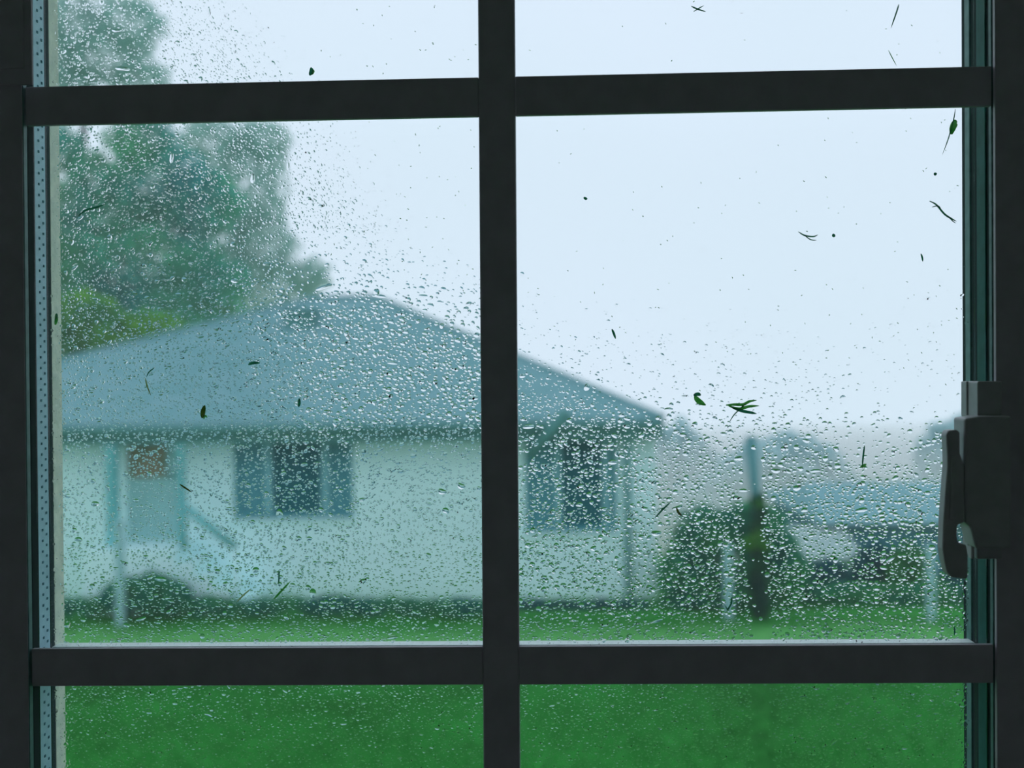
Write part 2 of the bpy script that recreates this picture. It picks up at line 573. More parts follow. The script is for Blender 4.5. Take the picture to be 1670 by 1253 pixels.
def bead(px, py):
    """how strongly the drops bulge here: flatter films low on the glass and on the lee side"""
    if py > 1000:
        return lerp(.85, .56, sstep(1000, 1100, py))
    if px < 800:
        if py > 690:
            return .5 if not (370 < px < 590 and py < 860) else .85
        f = lerp(.5, 1.12, sstep(360, 560, px) * sstep(430, 520, py))
        return f * (1 - .45 * sstep(0, 150, px - 330 - .6 * py) * (1 - sstep(400, 480, py)))
    return lerp(.45, .95, sstep(520, 720, py))


cell = 8.0
gridh = {}
drops = []                        # px, py, a, b, rot


def free(px, py, r):
    ci, cj = int(px // cell), int(py // cell)
    for i in (ci - 1, ci, ci + 1):
        for j in (cj - 1, cj, cj + 1):
            for (qx, qy, qr) in gridh.get((i, j), ()):
                if (qx - px) ** 2 + (qy - py) ** 2 < (0.76 * (qr + r)) ** 2:
                    return False
    return True


def put(px, py, r):
    gridh.setdefault((int(px // cell), int(py // cell)), []).append((px, py, r))


big = []
# the drops that stand out in the photograph: x, y, half width, half height, turn
NAMED = [(528, 468, 14, 4, -.35), (614, 477, 5, 7, .2), (618, 483, 12, 3, .1), (690, 483, 8, 3, .05), (280, 258, 4, 8, .1), (412, 292, 4, 8, 0),
         (470, 272, 3, 7, 0), (383, 458, 7, 4, .2), (122, 437, 6, 3, -.5), (131, 356, 6, 3, -.5), (200, 112, 12, 4, .1), (548, 690, 6, 7, .6),
         (456, 838, 6, 8, 0), (510, 968, 6, 8, 0), (155, 822, 8, 4, .0), (128, 880, 7, 4, .2), (262, 945, 10, 4, .1), (417, 930, 6, 5, 0),
         (721, 802, 7, 5, .4), (752, 793, 7, 5, .4), (727, 833, 6, 5, .3), (590, 815, 6, 3, -.2), (640, 592, 9, 3, .1), (560, 595, 8, 3, -.1),
         (999, 754, 9, 4, 0), (945, 823, 6, 4, 0), (862, 696, 10, 4, -.1), (957, 632, 5, 6, .2), (1300, 796, 7, 5, -.1), (1265, 768, 8, 4, .1),
         (1330, 768, 9, 3, -.1), (1405, 832, 10, 4, -.2), (1452, 912, 9, 4, -.6), (1440, 912, 6, 4, -.4), (1366, 760, 6, 4, 0), (1312, 832, 6, 4, -.1),
         (1205, 748, 8, 4, -.1), (1090, 668, 8, 3, 0), (1070, 870, 8, 5, .1), (1105, 828, 9, 3, -.3), (1212, 800, 7, 3, 0), (1460, 780, 6, 4, -.6),
         (1345, 690, 5, 3, 0), (1180, 708, 6, 3, .1), (1520, 893, 6, 4, 0), (1430, 960, 6, 4, 0), (1070, 1012, 12, 4, -.3), (640, 1040, 10, 3, -.1),
         (720, 1055, 10, 3, -.3), (230, 1010, 9, 3, -.3), (340, 1165, 8, 4, .3), (1500, 1100, 5, 3, .2), (1360, 1210, 8, 3, -.8), (560, 1180, 7, 3, 0),
         (900, 1150, 6, 3, -.1), (1475, 1220, 6, 3, 0), (1210, 20, 4, 2, 0), (340, 20, 4, 9, 0), (190, 50, 8, 3, .1), (110, 1020, 6, 4, -.4)]
for q in NAMED:
    big.append(q)
    for dx in (-.6, 0, .6):
        put(q[0] + dx * q[2], q[1], max(q[3], q[2] * .6))

tries = 0
PX0, PX1 = 84, 1578
while tries < 420000 and len(drops) < 38000:
    tries += 1
    px = random.uniform(PX0, PX1); py = random.uniform(-25, 1280)
    d, r = wet(px, py)
    if random.random() > d:
        continue
    r *= 1.12 * math.exp(random.gauss(-0.12, 0.42))
    r = min(max(r, 0.7), 4.6)
    if not free(px, py, r):
        continue
    put(px, py, r)
    el = 1 + abs(random.gauss(0.25, 0.3))
    tilt = random.gauss(0.0, 0.45)
    if px < 800 and py < 420:
        tilt = random.gauss(-1.0, 0.5) if random.random() < .5 else tilt
    drops.append((px, py, r * math.sqrt(el), r / math.sqrt(el), tilt))

PXM = float((at(900, 600, GO) - at(899, 600, GO))[0])        # metres per pixel on the glass


def drop_xyz(px, py, a, b, rot, tpl, hk):
    c = at(px, py, GO)
    x = tpl[:, 0] * a * PXM; zz = tpl[:, 2] * b * PXM
    cr_, sr_ = math.cos(rot), math.sin(rot)
    out = np.empty((NV, 3))
    out[:, 0] = c[0] + x * cr_ - zz * sr_
    out[:, 1] = GO + 0.00004 + tpl[:, 1] * hk * b * PXM
    out[:, 2] = c[2] + x * sr_ + zz * cr_
    return out


def pane_of(px, py):
    col = 'left' if px < 810 else 'right'
    row = 'top' if py < 150 else ('middle' if py < 1085 else 'bottom')
    return row, col


bypane = {}
for (px, py, a, b, rot) in drops:
    bypane.setdefault(pane_of(px, py), []).append((px, py, a, b, rot))
for (row, col), L in bypane.items():
    V = np.empty((len(L) * NV, 3), np.float32)
    for i, (px, py, a, b, rot) in enumerate(L):
        hk = random.uniform(0.26, 0.64) * bead(px, py)
        V[i * NV:(i + 1) * NV] = drop_xyz(px, py, a, b, rot, TPL[i % 24], hk)
    F = (DF[None] + (np.arange(len(L), dtype=np.int32) * NV)[:, None, None]).reshape(-1, 3)
    me = np_mesh('raindrops', V, F, np.tile(DSM, len(L)))
    tag(link('raindrops', me, M['water']), 'small raindrops covering the %s %s pane of the window' % (row, col), 'raindrops', kind='stuff')

LAND = [(0, 0, 810, 150, 'before the misty tree top'), (810, 0, 1600, 150, 'before open sky'), (0, 150, 330, 400, 'before the dark tree crown'),
        (330, 150, 500, 350, 'before the pale tree edge'), (0, 400, 400, 600, 'before the low tree foliage'), (500, 440, 560, 480, 'at the left end of the ridge'),
        (560, 440, 650, 500, 'at the right end of the ridge'), (400, 350, 800, 560, 'above the ridge'), (400, 560, 800, 660, 'before the middle of the roof'),
        (400, 660, 800, 700, 'before the eaves'), (0, 700, 200, 860, 'left of the porch door'), (0, 860, 330, 960, 'before the porch shrub'),
        (330, 700, 600, 860, 'before the wide house window'), (600, 700, 735, 900, 'before the blank white wall'), (735, 700, 800, 900, 'beside the centre bar'),
        (330, 860, 800, 985, 'before the foot of the white wall'), (800, 600, 1060, 720, 'before the right end of the roof'),
        (800, 720, 1060, 900, 'before the right house window'), (1060, 640, 1150, 720, 'near the roof corner'), (1150, 640, 1400, 740, 'before the hazy tree top'),
        (1060, 720, 1215, 880, 'at the shoulder of the round bush'), (1215, 720, 1320, 790, 'beside the slim post'), (1215, 790, 1340, 880, 'above the garage'),
        (1320, 720, 1385, 790, 'before the misty trees'), (1385, 790, 1420, 850, 'before the blue roof'), (1420, 720, 1600, 850, 'near the latch lever'),
        (1400, 850, 1480, 985, 'before the blue-green shrubs'), (1480, 850, 1600, 985, 'beside the latch lever tip'),
        (0, 985, 400, 1085, 'before the lawn under the porch'), (400, 985, 810, 1085, 'before the lawn beside the centre bar'),
        (810, 985, 1600, 1085, 'before the lawn under the right window'), (0, 1085, 450, 1300, 'towards the outer frame'),
        (450, 1085, 810, 1300, 'towards the centre bar'), (810, 1085, 1100, 1300, 'next to the centre bar'), (1100, 1085, 1420, 1300, 'halfway along'),
        (1420, 1085, 1600, 1300, 'near the right jamb')]
BT = []
for i in range(10):
    t = TPL[i].copy()
    BT.append(t)
big_mesh = {}
for i, (px, py, a, b, rot) in enumerate(big):
    key = i % 10
    if key not in big_mesh:
        v = BT[key].copy()
        v[:, 1] *= 0.40
        me = np_mesh('raindrop', v, DF, DSM)
        me.materials.append(M['water'])
        big_mesh[key] = me
    o = bpy.data.objects.new('raindrop', big_mesh[key])
    COL.objects.link(o)
    c = at(px, py, GO)
    o.location = (c[0], GO + 0.00004, c[2])
    o.rotation_euler = (0, rot, 0)
    o.scale = (a * PXM, min(a, b) * PXM * 1.1, b * PXM)
    row, col = pane_of(px, py)
    sh = 'tall' if b > a * 1.15 else ('long flat' if a > b * 2.2 else 'oval')
    ld = ''
    for (ax, ay, bx, by, nm_) in LAND:
        if ax <= px < bx and ay <= py < by:
            ld = nm_
            break
    tag(o, '%s raindrop, %s %s pane, %s' % (sh, row, col, ld), 'raindrop', '%s raindrops %s' % (sh, ld))

_by = {}
for o in list(COL.objects):
    if o.get('category') == 'raindrop':
        _by.setdefault(o['label'], []).append(o)
for L in _by.values():
    if len(L) == 2:
        L.sort(key=lambda q: -q.location.z)
        if abs(L[0].location.z - L[1].location.z) > .004:
            L[0]['label'] = 'upper ' + L[0]['label']; L[1]['label'] = 'lower ' + L[1]['label']
        else:
            L.sort(key=lambda q: q.location.x)
            L[0]['label'] = 'left ' + L[0]['label']; L[1]['label'] = 'right ' + L[1]['label']

# ------------------------------------------------------------------ cuttings stuck to the wet glass
YC = GO + 0.0004


def ribbon(mb, pts, w):
    """flat tapering blade with thickness, drawn through photo points on the glass"""
    P = [at(x, y, YC) for x, y in pts]
    Q = []
    n = len(P)
    # resample smoothly
    for i in range(n - 1):
        p0, p1, p2, p3 = P[max(i - 1, 0)], P[i], P[i + 1], P[min(i + 2, n - 1)]
        for t in (0, .25, .5, .75):
            Q.append(.5 * ((2 * p1) + (-p0 + p2) * t + (2 * p0 - 5 * p1 + 4 * p2 - p3) * t * t + (-p0 + 3 * p1 - 3 * p2 + p3) * t ** 3))
    Q.append(P[-1])
    m = len(Q)
    vs, fs = [], []
    for i, p in enumerate(Q):
        s = i / (m - 1)
        t = Q[min(i + 1, m - 1)] - Q[max(i - 1, 0)]
        nrm = np.array([-t[2], 0, t[0]]); nrm /= np.linalg.norm(nrm) + 1e-12
        wi = w * PXM * np.interp(s, np.linspace(0, 1, 5), (.35, .9, 1, .85, .15)) * .5
        for q in (p - nrm * wi, p + np.array([0, -.00022, 0]), p + nrm * wi, p + np.array([0, .0003, 0])):
            vs.append(q)
    for i in range(m - 1):
        for k in range(4):
            a, b = i * 4 + k, i * 4 + (k + 1) % 4
            fs.append((a, b, b + 4, a + 4))
    fs.append((0, 3, 2, 1)); fs.append(tuple((m - 1) * 4 + k for k in range(4)))
    mb.add(vs, fs)
    return mb


def clipping(name, label, cat, pieces):
    """pieces: (part name, material, points, width)"""
    if len(pieces) == 1:
        _, m, pts, w = pieces[0]
        o = ribbon(MB(), pts, w).build(name, M[m])
        return tag(o, label, cat)
    c = at(*pieces[0][2][0], YC)
    e = empty(name, c)
    tag(e, label, cat)
    for (nm, m, pts, w) in pieces:
        ribbon(MB(), pts, w).build(nm, M[m], e)
    return e


clipping('grass_sprig', 'three-bladed green grass sprig stuck on the glass above the slim grey post', 'grass sprig', [
    ('blade', 'clip', [(1184, 661), (1198, 660), (1212, 660), (1222, 655), (1234, 653)], 5),
    ('blade', 'clip', [(1188, 662), (1205, 667), (1222, 663), (1238, 662)], 5),
    ('blade', 'clipdark', [(1192, 664), (1208, 670), (1224, 673), (1234, 675)], 5),
    ('stem', 'clipdark', [(1190, 688), (1197, 677), (1207, 667), (1218, 657)], 2)])
clipping('leaf_scrap', 'rounded dark green leaf scrap stuck beside the grass sprig', 'leaf', [
    ('blade', 'clip', [(1133, 646), (1137, 652), (1142, 656), (1151, 661)], 9),
    ('blade', 'clipdark', [(1131, 645), (1138, 643), (1143, 645)], 6)])
clipping('leaf_scrap', 'green leaf scrap on a long thin stem near the latch side, top of the pane', 'leaf', [
    ('blade', 'clip', [(1551, 219), (1554, 208), (1558, 200), (1561, 199)], 11),
    ('stem', 'clipdark', [(1558, 178), (1555, 196), (1547, 225), (1537, 252)], 2)])
clipping('twig_scrap', 'forked dark twig stuck on the glass below the leaf with the long stem', 'twig', [
    ('stem', 'clipdark', [(1516, 328), (1527, 334), (1540, 349), (1552, 357), (1560, 361)], 3.2),
    ('fork', 'clipdark', [(1520, 338), (1530, 336), (1535, 342)], 1.8),
    ('fork', 'clipdark', [(1545, 351), (1553, 360), (1559, 364)], 1.6)])
clipping('twig_scrap', 'small hooked twig stuck in the middle of the sky, right middle pane', 'twig', [
    ('stem', 'clipdark', [(1302, 378), (1312, 384), (1326, 386), (1334, 383)], 2.6),
    ('fork', 'clipdark', [(1312, 384), (1322, 391), (1332, 392)], 1.8)])
clipping('dirt_fleck', 'dark fleck beside the small hooked twig', 'fleck', [('speck', 'clipdark', [(1357, 385), (1360, 384), (1362, 383)], 6)])
clipping('twig_scrap', 'short barbed twig at the top edge of the top right pane', 'twig', [
    ('stem', 'clipdark', [(1127, 10), (1138, 15), (1151, 19)], 2.6),
    ('fork', 'clipdark', [(1131, 19), (1139, 14), (1148, 9)], 1.8)])
clipping('grass_straw', 'thin leaning grass stem in the corner of the top right pane', 'grass stem', [('stem', 'clipdark', [(1466, 7), (1462, 20), (1453, 46)], 2.4)])
clipping('grass_straw', 'fine pale hair-like stem just above the upper crossbar on the right', 'grass stem', [('stem', 'clip', [(1449, 82), (1455, 94), (1462, 107)], 1.5)])
clipping('grass_straw', 'upright stem with a small leaf foot over the hazy trees', 'grass stem', [
    ('stem', 'clipdark', [(1410, 727), (1408, 742), (1406, 764)], 3),
    ('leaf', 'clip', [(1403, 762), (1408, 760), (1413, 757)], 5)])
clipping('dirt_fleck', 'small dark fleck below the forked twig', 'fleck', [('speck', 'clipdark', [(1502, 414), (1504, 420), (1505, 427)], 3)])
clipping('dirt_fleck', 'round dark fleck between leaf scrap and forked twig', 'fleck', [('speck', 'clipdark', [(1523, 285), (1525, 284), (1528, 283)], 5)])
clipping('dirt_fleck', 'dark seed-like fleck with a thin tail above the roof slope', 'fleck', [('speck', 'clipdark', [(998, 537), (1001, 544), (1004, 553)], 4)])
clipping('dirt_fleck', 'pinhead fleck high in the right middle pane', 'fleck', [('speck', 'clipdark', [(952, 322), (955, 324), (958, 324)], 4.5)])
clipping('leaf_scrap', 'small upright dark scrap on top of the upper crossbar, left panes', 'leaf', [
    ('blade', 'clipdark', [(505, 123), (508, 116), (507, 110)], 7), ('blade', 'clip', [(508, 122), (511, 117), (510, 113)], 4)])
clipping('leaf_scrap', 'olive leaf scrap stuck on the glass above the porch', 'leaf', [
    ('blade', 'clipbrown', [(330, 682), (331, 672), (334, 661)], 8), ('blade', 'clip', [(332, 684), (335, 678), (338, 682)], 3)])
clipping('leaf_scrap', 'dark green scrap over the cream outer frame strip', 'leaf', [
    ('blade', 'clip', [(90, 530), (92, 521), (91, 512)], 6), ('blade', 'clipdark', [(89, 522), (93, 516), (92, 511)], 3)])
clipping('grass_straw', 'pale curved straw over the roof, left middle pane', 'grass stem', [('stem', 'clippale', [(237, 617), (240, 630), (246, 645)], 2.6)])
clipping('grass_straw', 'dark bent straw joined above the pale straw over the roof', 'grass stem', [('stem', 'clipdark', [(252, 600), (243, 607), (239, 615)], 2.2)])
clipping('grass_straw', 'tan straw on the glass over the porch handrail', 'grass stem', [('stem', 'clipbrown', [(293, 790), (302, 796), (313, 803)], 3)])
clipping('leaf_scrap', 'tiny dark leaf over the roof above the wide house window', 'leaf', [('speck', 'clipdark', [(488, 650), (488, 658), (487, 664)], 5)])
clipping('dirt_fleck', 'slanted dark fleck on the roof beside the ridge vent', 'fleck', [('speck', 'clipdark', [(405, 595), (413, 592), (424, 592)], 5)])
clipping('grass_straw', 'leaning green stem over the white wall foot, crossing its neighbour', 'grass stem', [('stem', 'clip', [(446, 978), (458, 965), (474, 948)], 3.4)])
clipping('grass_straw', 'short upright green stem over the white wall foot', 'grass stem', [('stem', 'clipdark', [(455, 930), (455, 942), (454, 954)], 2.6)])
clipping('grass_straw', 'long pale slanting stem over the border plants', 'grass stem', [('stem', 'clippale', [(386, 982), (398, 970), (410, 960)], 2.6)])
clipping('grass_straw', 'dark slanting stem left of the round bush', 'grass stem', [('stem', 'clipdark', [(1068, 845), (1082, 830), (1094, 819)], 3)])
clipping('grass_straw', 'olive curled leaf at the shoulder of the round bush', 'leaf', [('stem', 'clipbrown', [(1103, 828), (1107, 837), (1112, 841)], 4)])
clipping('grass_straw', 'hooked dark stem at the foot of the round bush', 'grass stem', [
    ('stem', 'clipdark', [(1185, 996), (1192, 986), (1194, 972)], 3), ('fork', 'clipdark', [(1183, 988), (1187, 995), (1190, 990)], 2)])
clipping('grass_straw', 'short dark stem over the lawn beside the latch side frame', 'grass stem', [('stem', 'clipdark', [(1556, 1022), (1557, 1030), (1556, 1037)], 2.6)])
clipping('twig_scrap', 'thin bent twig over the dark tree leaves, left middle pane', 'twig', [('stem', 'clipdark', [(128, 352), (140, 343), (158, 338), (172, 333)], 3.5)])
#clipping('leaf_scrap', 'dark blot of leaf in the pale gap beside the twig, left middle pane', 'leaf', [('blade', 'clipdark', [(122, 284), (130, 286), (140, 282)], 9)])

# fine grit and hairs on the dry part of the glass
g = MB()
for i in range(300):
    px = random.uniform(860, 1560); py = random.uniform(0, 640)
    if 105 < py < 178 or (random.random() > .12 + py / 640 * .9):
        continue
    a = random.gauss(.3, .8); L = random.uniform(1.2, 3.6)
    ribbon(g, [(px, py), (px + L * .5 * math.cos(a), py + L * .5 * math.sin(a)), (px + L * math.cos(a), py + L * math.sin(a) + .3)], random.uniform(.7, 1.5))
for i in range(110):
    px = random.uniform(520, 775); py = random.uniform(0, 520)
    if 120 < py < 195 or py > 430 + (px - 520) * .3:
        continue
    a = random.gauss(.5, .8); L = random.uniform(1.2, 3.6)
    ribbon(g, [(px, py), (px + L * .5 * math.cos(a), py + L * .5 * math.sin(a)), (px + L * math.cos(a), py + L * math.sin(a) + .3)], random.uniform(.7, 1.5))
tag(g.build('grit', M['clip']), 'fine grit and hairs on the drier upper glass', 'grit', kind='stuff')

# ------------------------------------------------------------------ outside: ground
GN = 130
xs = np.concatenate([np.linspace(-90, -14, 18), np.linspace(-13, 16, 90), np.linspace(17, 100, 22)])
ys = np.concatenate([np.linspace(0.4, 32, 96), np.linspace(34, 190, 34)])


def ground(x, y):
    s = sstep(14.6, 27, y) * sstep(1.2, 4.0, x)
    return -3.2 * s - 13 * sstep(30, 85, y) + 0.03 * math.sin(x * 1.7 + y * .6) * sstep(3, 6, y) * (1 - sstep(12.0, 13, y)) 


V = [(x, y, ground(x, y)) for y in ys for x in xs]
nx = len(xs)
F = [(j * nx + i, j * nx + i + 1, (j + 1) * nx + i + 1, (j + 1) * nx + i) for j in range(len(ys) - 1) for i in range(nx - 1)]
lm = bpy.data.materials.new('lawn')
lm.use_nodes = True
t = lm.node_tree
p = t.nodes['Principled BSDF']
p.inputs['Roughness'].default_value = 0.85
p.inputs['Specular IOR Level'].default_value = 0.15
tc = t.nodes.new('ShaderNodeTexCoord')
n1 = t.nodes.new('ShaderNodeTexNoise'); n1.inputs['Scale'].default_value = 0.8; n1.inputs['Detail'].default_value = 6
n2 = t.nodes.new('ShaderNodeTexNoise'); n2.inputs['Scale'].default_value = 14; n2.inputs['Detail'].default_value = 4
r1 = t.nodes.new('ShaderNodeValToRGB')
r1.color_ramp.elements[0].position = .35; r1.color_ramp.elements[0].color = (0.010, 0.200, 0.016, 1)
r1.color_ramp.elements[1].position = .68; r1.color_ramp.elements[1].color = (0.020, 0.310, 0.034, 1)
# lighter, yellower band of turf in front of the house border
sep = t.nodes.new('ShaderNodeSeparateXYZ')
add = t.nodes.new('ShaderNodeMath'); add.operation = 'MULTIPLY_ADD'; add.inputs[1].default_value = 1.4
mr = t.nodes.new('ShaderNodeMapRange'); mr.interpolation_type = 'SMOOTHSTEP'
mr.inputs['From Min'].default_value = 9.0; mr.inputs['From Max'].default_value = 15.0; mr.interpolation_type = 'LINEAR'
br = t.nodes.new('ShaderNodeValToRGB')
for k_, (ps_, v_) in enumerate(((.30, 0), (.48, 1), (.58, 1), (.68, .1))):
    e_ = br.color_ramp.elements[k_] if k_ < 2 else br.color_ramp.elements.new(ps_)
    e_.position = ps_; e_.color = (v_, v_, v_, 1)
mx = t.nodes.new('ShaderNodeMixRGB')
mx.inputs['Color2'].default_value = (0.15, 0.52, 0.14, 1)
mx2 = t.nodes.new('ShaderNodeMixRGB'); mx2.blend_type = 'MULTIPLY'; mx2.inputs['Fac'].default_value = .5
L_ = t.links.new
L_(tc.outputs['Object'], n1.inputs['Vector']); L_(tc.outputs['Object'], n2.inputs['Vector'])
L_(n1.outputs['Fac'], r1.inputs['Fac']); L_(tc.outputs['Object'], sep.inputs[0])
L_(n1.outputs['Fac'], add.inputs[0]); L_(sep.outputs['Y'], add.inputs[2])
L_(add.outputs[0], mr.inputs['Value']); L_(mr.outputs[0], br.inputs['Fac']); L_(br.outputs['Color'], mx.inputs['Fac'])
L_(r1.outputs['Color'], mx.inputs['Color1']); L_(mx.outputs[0], mx2.inputs['Color1'])
r2 = t.nodes.new('ShaderNodeValToRGB')
r2.color_ramp.elements[0].position = .3; r2.color_ramp.elements[0].color = (.6, .6, .6, 1)
r2.color_ramp.elements[1].position = .6
L_(n2.outputs['Fac'], r2.inputs['Fac']); L_(r2.outputs['Color'], mx2.inputs['Color2'])
L_(mx2.outputs[0], p.inputs['Base Color'])
bp = t.nodes.new('ShaderNodeBump'); bp.inputs['Strength'].default_value = .6; bp.inputs['Distance'].default_value = .04
L_(n2.outputs['Fac'], bp.inputs['Height']); L_(bp.outputs[0], p.inputs['Normal'])
me = np_mesh('lawn', np.array(V), np.array(F), True)
tag(link('lawn', me, lm), 'wide green lawn running from the window to the white house', kind='structure')

# grass tufts standing on the lawn
def grass_patch(name, label, n, x0, x1, y0, y1, h, m):
    gx = RNG.uniform(x0, x1, n); gy = RNG.uniform(y0, y1, n)
    gz = np.array([ground(a, b) for a, b in zip(gx, gy)])
    an = RNG.uniform(0, 6.28, n); w = RNG.uniform(.004, .010, n) * 1.6; hh = h * RNG.uniform(.5, 1.3, n)
    lx = RNG.normal(0, .5, n) * hh; ly = RNG.normal(0, .5, n) * hh
    A = np.stack([gx - np.cos(an) * w, gy - np.sin(an) * w, gz], 1)
    B = np.stack([gx + np.cos(an) * w, gy + np.sin(an) * w, gz], 1)
    C = np.stack([gx + lx, gy + ly, gz + hh], 1)
    V = np.stack([A, B, C], 1).reshape(-1, 3)
    me = np_mesh(name, V, np.arange(3 * n).reshape(-1, 3))
    return tag(link(name, me, m), label, 'grass', kind='stuff')


grass_patch('grass', 'short wet grass blades of the lawn', 60000, -6.5, 6.5, 5.5, 12.6, .05, lm)


# ------------------------------------------------------------------ foliage helper
def leaf_cloud(ells, n, size, flat=.5):
    """n leaf quads in a set of ellipsoids (centre, radii), denser to the skin"""
    vol = np.array([e[1][0] * e[1][1] * e[1][2] for e in ells]) ** .7
    idx = RNG.choice(len(ells), n, p=vol / vol.sum())
    C = np.array([e[0] for e in ells])[idx]; Rr = np.array([e[1] for e in ells])[idx]
    d = RNG.normal(size=(n, 3)); d /= np.linalg.norm(d, axis=1)[:, None]
    rr = RNG.uniform(.25, 1, n) ** .45
    rr *= 1 + .18 * np.sin(d[:, 0] * 7 + idx) * np.cos(d[:, 2] * 6)
    P = C + d * Rr * rr[:, None]
    u = RNG.normal(size=(n, 3)); u /= np.linalg.norm(u, axis=1)[:, None]
    w = np.cross(u, RNG.normal(size=(n, 3))); w /= np.linalg.norm(w, axis=1)[:, None]
    s = size * RNG.uniform(.6, 1.4, n)[:, None]
    V = np.stack([P - u * s, P + w * s * flat, P + u * s, P - w * s * flat], 1).reshape(-1, 3)
    return V, np.arange(4 * n).reshape(-1, 4)


def plant(name, label, cat, base, ells, n, size, lm_, trunk=None, branches=(), group=None, part='foliage'):
    e = empty(name, base)
    tag(e, label, cat, group)
    V, F = leaf_cloud(ells, n, size)
    V = V - np.array(base)
    o = link(part, np_mesh(part, V, F), lm_, e)
    o['kind'] = 'stuff'
    if trunk:
        MB().tube(*trunk).build('trunk', M['bark'], e, smooth=True)
    for b in branches:
        MB().tube(*b).build('branch', M['bark'], e, smooth=True)
    return e


def ell(px, py, rx, rz, Y, ry=None):
    """ellipsoid seen at photo place px, py with half sizes in photo pixels"""
    c = at(px, py, Y)
    s = (Y + D0) / FPX
    return (tuple(c), (rx * s, ry if ry else (rx + rz) / 2 * s, rz * s))


# ------------------------------------------------------------------ the white house
HY = 13.9                        # front wall plane
hx0 = float(at(-250, 800, HY)[0]); hx1 = float(at(1070, 800, HY)[0])
EZ = 2.50                        # eave height
house = empty('house', ((hx0 + hx1) / 2, HY, 0))
tag(house, 'long white single-storey house with grey hip roof across the lawn', 'house')


def rect(px0, px1, py0, py1, Y=HY):
    a = at(px0, (py0 + py1) / 2, Y); b = at(px1, (py0 + py1) / 2, Y)
    c = at((px0 + px1) / 2, py0, Y); d = at((px0 + px1) / 2, py1, Y)
    return float(a[0]), float(b[0]), float(d[2]), float(c[2])


WA = rect(380, 576, 698, 846)
WB = rect(856, 1006, 702, 868)
DR = rect(206, 290, 694, 882)
holes = sorted([WA, WB, DR])
w = MB()
TH = .22
x = hx0
for (a, b, c, d) in holes:
    w.box(x, a, HY, HY + TH, -.1, EZ)
    w.box(a, b, HY, HY + TH, -.1, c)
    if d < EZ:
        w.box(a, b, HY, HY + TH, d, EZ)
    x = b
w.box(x, hx1, HY, HY + TH, -.1, EZ)
w.box(hx0, hx0 + TH, HY + TH, HY + 8, -.1, EZ)
w.box(hx1 - TH, hx1, HY + TH, HY + 8, -.1, EZ)
w.box(hx0, hx1, HY + 8, HY + 8 + TH, -.1, EZ)
w.build('wall', M['wall'], house)
# hip roof with overhang
OV = .45
ridz = float(at(570, 486, HY + 4)[2])
rl = float(at(512, 486, HY + 4)[0]); rr_ = float(at(612, 486, HY + 4)[0])
e0, e1, f0, f1 = hx0 - OV, float(at(1082, 676, HY - OV)[0]), HY - OV, HY + 8 + OV + TH
rz = EZ + .10
rv = [(e0, f0, rz), (e1, f0, rz), (e1, f1, rz), (e0, f1, rz), (rl, HY + 4.1, ridz), (rr_, HY + 4.1, ridz),
      (e0, f0, rz - .06), (e1, f0, rz - .06), (e1, f1, rz - .06), (e0, f1, rz - .06)]
rf = [(0, 1, 5, 4), (1, 2, 5), (2, 3, 4, 5), (3, 0, 4), (0, 6, 7, 1), (1, 7, 8, 2), (2, 8, 9, 3), (3, 9, 6, 0), (6, 9, 8, 7)]
MB().add(rv, rf).build('roof', M['roof'], house)
MB().box(e0 + .02, e1 - .02, f0 + .0, f0 + .03, rz - .30, rz - .062).box(e1 - .05, e1 - .02, f0 + .03, f1, rz - .30, rz - .062).build('fascia', M['fascia'], house)
MB().tube([(e0, f0 - .06, rz - .10), (e1, f0 - .06, rz - .10)], [.06, .06], 10).build('gutter', M['fascia'], house, smooth=True)
MB().tube([(e0, f0 + 0.0, rz + .0), (rl, HY + 4.1, ridz + .02), (rr_, HY + 4.1, ridz + .02), (e1, f0, rz)], [.05] * 4, 6).build('ridge_cap', M['roof'], house)
dp = rect(1018, 1032, 700, 985, HY - .06)
MB().tube([(dp[0] + .05, HY - .07, 0.0), (dp[0] + .05, HY - .07, 2.25), (dp[0] + .1, f0 - .04, rz - .14)], [.05] * 3, 8).build('downpipe', M['mullion'], house, smooth=True)
# vent on the roof
vc = at(492, 528, HY + 3.0)
def roofz(y):
    return rz + (y - f0) / (HY + 4.1 - f0) * (ridz - rz)
v = MB()
vy = HY + 2.9
vc = at(492, 530, vy)
v.box(vc[0] - .25, vc[0] + .25, vy - .15, vy + .2, roofz(vy) - .12, roofz(vy) + .22)
v.box(vc[0] - .29, vc[0] + .29, vy - .19, vy + .24, roofz(vy) + .22, roofz(vy) + .27)
v.build('roof_vent', M['fascia'], house)
# dark diagonal brace seen against the right end of the roof
a_ = at(862, 745, HY - .55); b_2 = at(925, 672, HY - .55)
MB().tube([a_, b_2], [.06, .09], 8).build('gutter_offset_pipe', M['fascia'], house, smooth=True)


